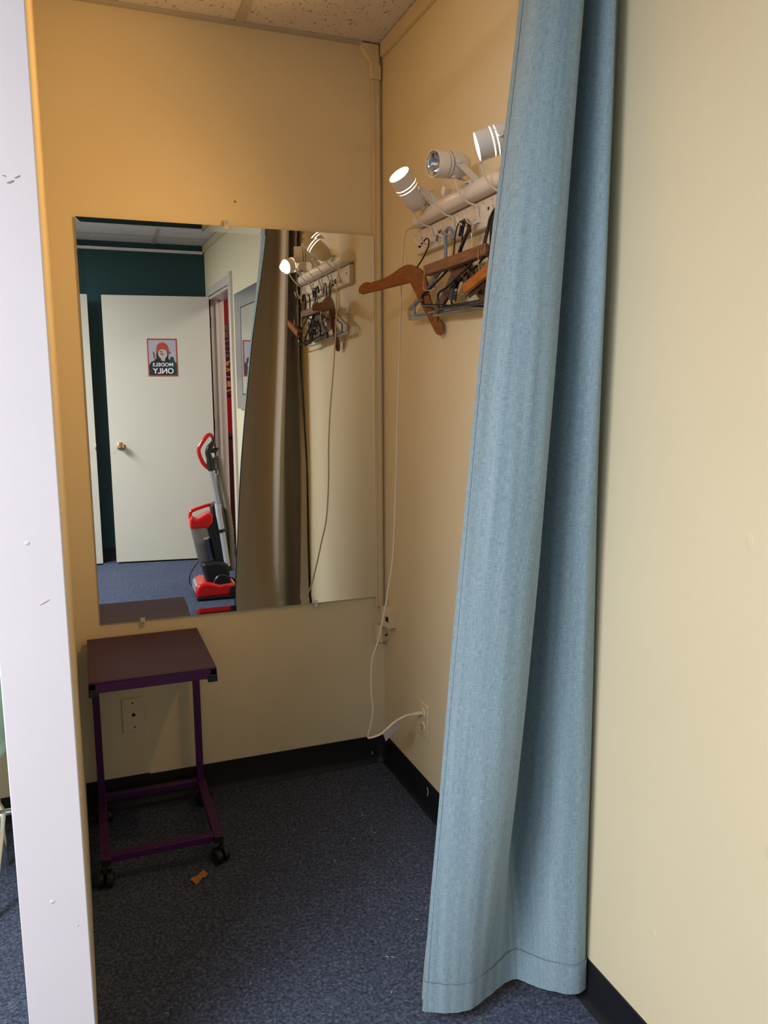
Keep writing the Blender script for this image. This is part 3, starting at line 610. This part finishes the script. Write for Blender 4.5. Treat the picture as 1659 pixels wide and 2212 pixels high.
# ---------------------------------------------------------------- curtain
ZS = [2.20, 2.05, 1.55, 1.00, .50, .04]
CURVES = [
 [(-.150,-1.150),(-.158,-1.190),(-.148,-1.245),(-.118,-1.274),(-.088,-1.268),(-.078,-1.212),(-.084,-1.140),(-.070,-1.100),(-.055,-1.145),(-.047,-1.243),(-.030,-1.272),(-.019,-1.220),(-.026,-1.140),(-.014,-1.190),(-.005,-1.235),(-.006,-1.170)],
 [(-.160,-1.150),(-.170,-1.195),(-.160,-1.250),(-.128,-1.276),(-.096,-1.270),(-.084,-1.212),(-.090,-1.135),(-.075,-1.095),(-.060,-1.145),(-.052,-1.245),(-.034,-1.275),(-.020,-1.222),(-.026,-1.140),(-.014,-1.195),(-.005,-1.240),(-.006,-1.170)],
 [(-.236,-1.180),(-.238,-1.210),(-.222,-1.255),(-.180,-1.282),(-.134,-1.278),(-.112,-1.220),(-.116,-1.140),(-.098,-1.085),(-.082,-1.140),(-.068,-1.235),(-.040,-1.278),(-.016,-1.230),(-.020,-1.150),(-.014,-1.195),(-.007,-1.225),(-.006,-1.170)],
 [(-.299,-1.200),(-.296,-1.222),(-.280,-1.262),(-.228,-1.290),(-.174,-1.284),(-.146,-1.226),(-.148,-1.150),(-.130,-1.095),(-.108,-1.140),(-.086,-1.225),(-.052,-1.266),(-.014,-1.246),(-.009,-1.205),(-.016,-1.150),(-.024,-1.115),(-.008,-1.100)],
 [(-.340,-1.196),(-.335,-1.214),(-.316,-1.246),(-.264,-1.272),(-.208,-1.262),(-.174,-1.216),(-.162,-1.160),(-.142,-1.122),(-.118,-1.150),(-.090,-1.220),(-.052,-1.262),(-.013,-1.250),(-.008,-1.200),(-.022,-1.140),(-.040,-1.105),(-.010,-1.085)],
 [(-.370,-1.182),(-.358,-1.190),(-.325,-1.206),(-.282,-1.216),(-.238,-1.204),(-.190,-1.184),(-.150,-1.172),(-.130,-1.180),(-.112,-1.205),(-.090,-1.228),(-.048,-1.258),(-.010,-1.252),(-.006,-1.195),(-.030,-1.125),(-.055,-1.100),(-.010,-1.075)],
]
DEN = [catmull([V((x, y, 0)) for x, y in c], 8)[0] for c in CURVES]
def cpoint(i, z):
    # Catmull-Rom down the height between the measured sections
    k = 0
    while k < len(ZS)-2 and z < ZS[k+1]: k += 1
    t = (ZS[k]-z)/(ZS[k]-ZS[k+1])
    p = [DEN[max(k-1,0)][i], DEN[k][i], DEN[k+1][i], DEN[min(k+2,len(ZS)-1)][i]]
    q = p[1].lerp(p[2], t)*.5 + .5*.5*((2*p[1])+(-p[0]+p[2])*t+(2*p[0]-5*p[1]+4*p[2]-p[3])*t*t+(-p[0]+3*p[1]-3*p[2]+p[3])*t**3)
    # gentle creasing of the linen
    q = q + V((0, 1, 0))*(.0012*math.sin(z*9+i*.31)*math.sin(i*.9+z*2))
    return V((q.x, q.y, z))
def sheet(name, m, parent, off, z0, z1, nz, sgn, i0=0, i1=None, uvs=1):
    NI = len(DEN[0]); i1 = NI-1 if i1 is None else i1
    b = MB(); rows = []
    for j in range(nz+1):
        z = z0+(z1-z0)*j/nz; row = [cpoint(i, z) for i in range(NI)]
        for i in range(i0, i1+1):
            t_ = (row[min(i+1,NI-1)]-row[max(i-1,0)]).normalized(); n_ = V((t_.y, -t_.x, 0))
            b.v.append(row[i] + n_*off*sgn)
    w_ = i1-i0+1
    for j in range(nz):
        for i in range(w_-1): b.f.append([j*w_+i, j*w_+i+1, (j+1)*w_+i+1, (j+1)*w_+i]); b.mi.append(0)
    o = obj(name, b, m, parent, sharp=70)
    uv = o.data.uv_layers.new(name='UVMap'); cum = [0]
    for i in range(1, w_): cum.append(cum[-1] + (DEN[3][i0+i]-DEN[3][i0+i-1]).length)
    for p in o.data.polygons:
        for li in p.loop_indices:
            vi = o.data.loops[li].vertex_index; uv.data[li].uv = (cum[vi % w_]*uvs, (z0+(z1-z0)*(vi//w_)/nz)*uvs)
    return o
ct = thing('curtain', (-.15, -1.2, .04), 'pale blue linen curtain gathered against the right wall', 'curtain')
sheet('fabric', 'curtain', ct, .0, 2.20, .04, 110, 1)
ln = sheet('lining', 'lining', ct, -.0035, 2.20, .06, 90, 1, i0=0); ln['label'] = 'taupe back lining'
hm = sheet('hem', 'curtain', ct, .003, .108, .038, 6, 1); hm['label'] = 'doubled bottom hem'
sheet('side_hem', 'curtain', ct, .0009, 2.20, .04, 110, 1, 0, 6)
b = MB()
for q0 in range(0, len(DEN[0])-1):
    a, c = cpoint(q0, .1085), cpoint(q0+1, .1085); n_ = V(((c-a).y, -(c-a).x, 0)).normalized()
    b.tube([a.lerp(c,.15)+n_*.0024, a.lerp(c,.75)+n_*.0024], .0010, 5)
obj('stitching', b, mat('blue_thread', (.13,.21,.25,1), .8), ct)
rd = thing('curtain_rod', (-.5, -1.2, 2.22), 'white tension rod that carries the curtain across the booth opening', 'rod')
b = MB(); b.tube([(-1.012,-1.2,2.232),(0,-1.2,2.232)], .009, 14); obj('pole', b, 'white_metal', rd)
for x in (-1.010, -.004):
    b = MB(); b.tube([(x-.004,-1.2,2.232),(x+.004,-1.2,2.232)], .016, 16); obj('end_cap', b, 'white_metal', rd)

# ---------------------------------------------------------------- purple side table on casters
tb = thing('side_table', (-.828, -.24, 0), 'purple C-shaped side table on black casters under the mirror', 'side table')
TX0, TX1, TY0, TY1, TZ = -.9965, -.6595, -.412, -.012, .581
b = MB(); b.box((TX0,TY0,TZ-.006),(TX1,TY1,TZ)); o = obj('tabletop', b, 'purple_top', tb, .0015); o['label'] = 'dull plum laminate top'
b = MB(); s_ = .026
b.box((TX0,TY0,TZ-.032),(TX1,TY0+.018,TZ-.006)); b.box((TX0,TY1-.018,TZ-.032),(TX1,TY1,TZ-.006)); b.box((TX0,TY0,TZ-.032),(TX0+.018,TY1,TZ-.006)); b.box((TX1-.018,TY0,TZ-.032),(TX1,TY1,TZ-.006))
obj('apron', b, 'purple', tb, .001)
px0, px1 = -.992, -.686
for x in (px0, px1):
    b = MB(); b.box((x,-.068,.085),(x+.021,-.043,TZ-.030)); obj('post', b, 'purple', tb, .0015)
    b = MB(); b.box((x-.002,-.432,.063),(x+.024,-.040,.085)); obj('runner', b, 'purple', tb, .0015)
for y in (-.420, -.072):
    b = MB(); b.box((px0+.02,y,.063),(px1+.002,y+.024,.083)); obj('crossbar', b, 'purple', tb, .0015)
for x, y in ((TX0+.012,TY0+.010),(TX1-.012,TY0+.010)):
    b = MB(); b.box((x-.013,y-.012,TZ-.042),(x+.013,y+.014,TZ-.020)); obj('corner_cap', b, 'black', tb, .0015)
for x in (px0, px1):
    b = MB(); b.box((x-.001,-.4345,.064),(x+.023,-.431,.084)); obj('end_plug', b, 'black', tb, .001)
def caster(x, y, a):
    T = Matrix.Translation((x,y,0)) @ Matrix.Rotation(a,4,'Z')
    b = MB()
    for s_ in (-1,1):
        TT = T @ Matrix.Translation((s_*.004,0,.0225)) @ Matrix.Rotation(PI/2*s_,4,'Y')
        b.lathe([(.0001,0),(.020,0),(.0225,.003),(.0225,.012),(.018,.017),(.006,.018),(.0001,.018)], TT, 24)
    w_ = obj('caster', b, 'black', tb)
    b = MB(); b.lathe([(.024,-.013),(.0255,-.013),(.0255,.013),(.024,.013)], T @ Matrix.Translation((0,0,.0225)) @ Matrix.Rotation(PI/2,4,'Y'), 14, ang=PI); 
    b.tube([T @ V((0,-.004,.044)), T @ V((0,-.004,.064))], .006, 10); obj('caster_hood', b, 'black', w_)
caster(-.672,-.425,.5); caster(-.984,-.425,-.2); caster(-.668,-.080,1.2); caster(-.978,-.080,.3)
# scraps on the carpet
b = MB(); g = []
for i in range(9):
    for j in range(5):
        u, v_ = i/8, j/4
        q = V((-.767,-.487,0))*(1-u)*(1-v_) + V((-.724,-.455,0))*u*(1-v_)*1 + V((-.752,-.512,0))*(1-u)*v_ + V((-.714,-.472,0))*u*v_
        g.append(V((q.x+random.uniform(-.001,.001), q.y+random.uniform(-.001,.001), .0045+.0022*math.sin(i*1.1+j)+.001*random.random())))
b.add(g, [(i*5+j,(i+1)*5+j,(i+1)*5+j+1,i*5+j+1) for i in range(8) for j in range(4)]); b.add([q-V((0,0,.0012)) for q in g], [(i*5+j,i*5+j+1,(i+1)*5+j+1,(i+1)*5+j) for i in range(8) for j in range(4)])
o = obj('paper_scrap', b, 'paper'); tag(o, 'crumpled orange-brown paper scrap lying on the blue carpet', 'scrap')
for i in range(26):
    x, y = random.uniform(-.95,-.2), random.uniform(-1.3,-.3)
    b = MB(); a = random.uniform(0,6); l = random.uniform(.003,.009)
    b.tube([(x,y,.004),(x+l*.5*math.cos(a),y+l*.5*math.sin(a),.006),(x+l*math.cos(a+.8),y+l*math.sin(a+.8),.004)], .0005, 5, smooth=3)
    o = obj('lint', b, 'lint'); tag(o, 'tiny pale thread of lint on the blue booth carpet', 'lint', 'lint on the booth carpet')

# ---------------------------------------------------------------- upright vacuum (seen in the mirror)
vc = thing('vacuum_cleaner', (-.26, -2.58, 0), 'red and black upright vacuum cleaner by the doorway, seen in the mirror', 'vacuum cleaner')
cy = -2.58
def XZ(name, poly, y0, y1, m, parent=vc, bev=.006, segs=3):
    b = MB(); b.prism(poly, (0, y1, 0), (1,0,0), (0,0,1), 0, y1-y0); return obj(name, b, m, parent, bev, segs=segs)
XZ('floor_head', [(-.395,.022),(-.402,.055),(-.392,.100),(-.350,.118),(-.290,.112),(-.250,.098),(-.200,.104),(-.150,.100),(-.125,.060),(-.125,.022)], cy-.135, cy+.120, 'vred', bev=.016)
XZ('bumper', [(-.398,.006),(-.402,.022),(-.380,.026),(-.120,.026),(-.120,.006)], cy-.138, cy+.123, 'black', bev=.006)
XZ('front_window', [(-.4035,.050),(-.398,.095),(-.385,.105),(-.392,.050)], cy-.10, cy+.085, 'vgray', bev=.002)
for y in (cy-.135, cy+.112):
    b = MB(); T = Matrix.Translation((-.150, y, .045)) @ Matrix.Rotation(-PI/2,4,'X'); b.lathe([(.0001,0),(.030,0),(.042,.003),(.042,.016),(.030,.018),(.0001,.018)], T, 28); obj('wheel', b, 'black', vc)
b = MB(); T = Matrix.Translation((-.232, cy+.090, .108)) @ Matrix.Rotation(-PI/2,4,'X'); b.lathe([(.0001,.02),(.048,.02),(.055,.012),(.055,-.14),(.0001,-.14)], T, 30); obj('pivot', b, 'black', vc)
XZ('motor_housing', [(-.353,.235),(-.325,.095),(-.290,.085),(-.200,.10),(-.178,.150),(-.178,.230),(-.262,.245)], cy-.085, cy+.085, 'black', bev=.02)
# dust bin leaning with the body
ax0, ax1 = V((-.310, cy, .235)), V((-.352, cy, .468))
d_ = (ax1-ax0).normalized(); T = Matrix.Translation(ax0) @ d_.to_track_quat('Z','Y').to_matrix().to_4x4(); Lb = (ax1-ax0).length
b = MB(); b.lathe([(.0001,0),(.054,.002),(.056,.01),(.056,Lb),(.0001,Lb)], T, 32); bn = obj('dust_bin', b, 'vbin', vc); bn['label'] = 'smoky clear dust bin'
b = MB(); b.lathe([(.0001,.012),(.048,.012),(.047,Lb*.55),(.0001,Lb*.58)], T, 24); obj('dust', b, 'vdust', bn)
T = T @ Matrix.Rotation(PI-1.1,4,'Z'); b = MB(); b.lathe([(.0566,.02),(.0566,.15)], T, 10, ang=1.0); lb = obj('label_film', b, 'vblue', bn)
b = MB(); b.lathe([(.0569,.152),(.0569,.166)], T, 10, ang=1.0); obj('label_stripe', b, 'lint', lb)
XZ('red_lid', [(-.414,.462),(-.416,.520),(-.400,.548),(-.372,.520),(-.300,.560),(-.268,.555),(-.268,.500),(-.300,.462)], cy-.064, cy+.064, 'vred', bev=.012)
b = MB(); b.tube([(-.408,cy,.520),(-.402,cy,.562),(-.375,cy,.578),(-.330,cy,.592),(-.290,cy,.603),(-.272,cy,.598),(-.270,cy,.55)], .011, 10, smooth=4); obj('carry_handle', b, 'vred', vc)
XZ('spine', [(-.262,.235),(-.300,.46),(-.268,.52),(-.282,.60),(-.240,.625),(-.222,.56),(-.190,.32),(-.170,.22)], cy-.050, cy+.050, 'black', bev=.012)
XZ('grey_shell', [(-.186,.20),(-.228,.60),(-.236,.80),(-.214,.80),(-.176,.60),(-.140,.40),(-.128,.20)], cy-.045, cy-.005, 'hose', bev=.008)
yw = cy+.062
b = MB(); b.tube([(-.267,cy+.03,.835),(-.236,yw,.618)], .0165, 16); obj('upper_wand', b, 'vgray', vc)
b = MB(); b.tube([(-.236,yw,.618),(-.232,yw,.55),(-.216,yw,.44),(-.188,yw,.205)], [.021,.019,.0185,.0185], 16); obj('lower_wand', b, mat('pale_grey_tube', (.50,.53,.60,1), .3), vc)
b = MB(); b.tube([(-.220,yw,.452),(-.217,yw,.432)], .0225, 16); b.bar((-.219,yw,.442), (-.225,cy+.02,.442), .02, .02); obj('wand_clip', b, 'black', vc)
b = MB(); pts = []; rr = []
HP = [V(p) for p in [(-.240,cy+.005,.83),(-.238,cy+.01,.880),(-.224,cy+.012,.905),(-.208,cy+.012,.88),(-.192,cy+.008,.75),(-.172,cy+.006,.61),(-.152,cy+.004,.42),(-.152,cy,.23),(-.150,cy,.16)]]
hp, _ = catmull(HP, 16)
for i, q in enumerate(hp): rr.append(.0205 if i % 2 else .0175)
b.tube(hp, rr, 14); obj('hose', b, 'hose', vc, sharp=80)
b = MB(); b.tube([(-.262,cy+.03,.828),(-.268,cy+.028,.870),(-.272,cy+.026,.905),(-.276,cy+.024,.925)], [.022,.024,.021,.019], 14)
b.tube([(-.276,cy+.024,.918),(-.280,cy+.022,.945),(-.270,cy+.02,.972),(-.252,cy+.018,.997),(-.243,cy+.018,1.020),(-.246,cy+.018,1.042)], [.019,.019,.021,.016,.011,.010], 12, smooth=3)
b.tube([(-.262,cy+.02,.955),(-.232,cy+.02,.955),(-.215,cy+.02,.968)], [.016,.016,.008], 10)
hd = obj('handle', b, 'black', vc)
b = MB(); b.tube([(-.246,cy+.018,1.040),(-.262,cy+.018,1.056),(-.285,cy+.018,1.045),(-.322,cy+.018,.995),(-.338,cy+.018,.962),(-.332,cy+.018,.925),(-.315,cy+.018,.880),(-.290,cy+.02,.850),(-.268,cy+.025,.835)], [.010,.0125,.0135,.013,.013,.013,.013,.013,.013], 12, smooth=4); o = obj('handle_grip', b, 'vred', vc); o['label'] = 'red loop grip'
b = MB(); b.tube([(-.330,cy-.03,.25),(-.375,cy-.07,.20),(-.415,cy-.10,.12),(-.410,cy-.11,.06),(-.36,cy-.11,.045),(-.30,cy-.11,.05)], .0035, 8, smooth=5); obj('power_cord', b, 'black', vc); b = MB()
b.tube([(-.21,cy-.05,.54),(-.165,cy-.09,.52),(-.150,cy-.10,.47),(-.165,cy-.09,.42),(-.19,cy-.06,.40)], .0035, 8, smooth=5); obj('power_cord', b, 'black', vc); b = MB()
b.tube([(-.18,cy-.05,.44),(-.145,cy-.09,.40),(-.135,cy-.10,.34),(-.155,cy-.08,.30)], .0035, 8, smooth=5); obj('power_cord', b, 'black', vc)

# ---------------------------------------------------------------- chair in the next booth (left edge)
ch = thing('stool_chair', (-1.42, -.45, 0), 'pale teal padded chair on a chrome tube frame, glimpsed left of the partition', 'chair')
b = MB(); b.sphere((-1.42,-.44,.475), .235, 16, (1,.85,.36)); obj('seat', b, 'tealvinyl', ch)
b = MB(); vs = []
b.lathe([(.200,.43),(.225,.46),(.240,.62),(.235,.80),(.218,.805),(.205,.62),(.19,.47),(.200,.43)], Matrix.Translation((-1.42,-.44,0)) @ Matrix.Rotation(-.6,4,'Z'), 30, ang=3.7); obj('backrest', b, 'tealvinyl', ch)
b = MB(); b.tube([(-1.222,-.40,.255),(-1.205,-.40,.255),(-1.19,-.40,.255)], .009, 12)
def leg(pts):
    b = MB(); b.tube(pts, .010, 12, smooth=4); obj('leg', b, 'chrome', ch)
leg([(-1.30,-.40,.42),(-1.235,-.40,.275),(-1.228,-.42,.245),(-1.25,-.45,.10),(-1.258,-.47,.0)])
leg([(-1.54,-.40,.42),(-1.59,-.38,.25),(-1.60,-.40,.0)]); leg([(-1.30,-.28,.42),(-1.26,-.24,.25),(-1.25,-.22,.0)]); leg([(-1.54,-.28,.42),(-1.59,-.24,.25),(-1.60,-.22,.0)])
b.tube([(-1.60,-.40,.255),(-1.23,-.40,.255)], .009, 12); obj('rung', b, 'chrome', ch)

# ---------------------------------------------------------------- light
def area(name, loc, sx, sy, e, col, aim=None):
    l = bpy.data.lights.new(name, 'AREA'); l.shape = 'RECTANGLE'; l.size = sx; l.size_y = sy; l.energy = e; l.color = col
    o = bpy.data.objects.new(name, l); COL.objects.link(o); o.location = loc
    if aim: o.rotation_euler = (V(loc)-V(aim)).to_track_quat('Z','Y').to_euler()
    return o
cool = (.985, .985, 1.03)
area('ceiling_troffer', (-2.75, -2.35, H-.012), .6, 1.2, 125, cool)
area('ceiling_troffer', (-2.5, -3.3, H-.012), .6, .6, 30, cool)
area('hall_lamp', (.9, -3.0, H-.02), .5, .5, 20, (1, .9, .8))
wd = bpy.data.worlds.new('world'); SC.world = wd; wd.use_nodes = True
wd.node_tree.nodes['Background'].inputs['Color'].default_value = (.5, .5, .55, 1); wd.node_tree.nodes['Background'].inputs['Strength'].default_value = .02

# ---------------------------------------------------------------- camera
cd = bpy.data.cameras.new('camera'); cam = bpy.data.objects.new('camera', cd); COL.objects.link(cam)
fwd = V((.35222532, .92371483, -.15062615)); rgt = V((.9340018, -.35720902, -.00650745)); upv = V((.05981605, .13839301, .98856938))
R3 = Matrix((rgt, upv, -fwd)).transposed()
cam.matrix_world = Matrix.Translation((-.97279525, -2.55484362, 1.33810513)) @ R3.to_4x4()
cd.sensor_fit = 'VERTICAL'; cd.sensor_height = 36; cd.lens = 1702.3*36/2212; cd.clip_start = .05
SC.camera = cam
vs_ = SC.view_settings; vs_.view_transform = 'Standard'; vs_.look = 'None'; vs_.exposure = .30; vs_.gamma = 1; vs_.use_curve_mapping = False
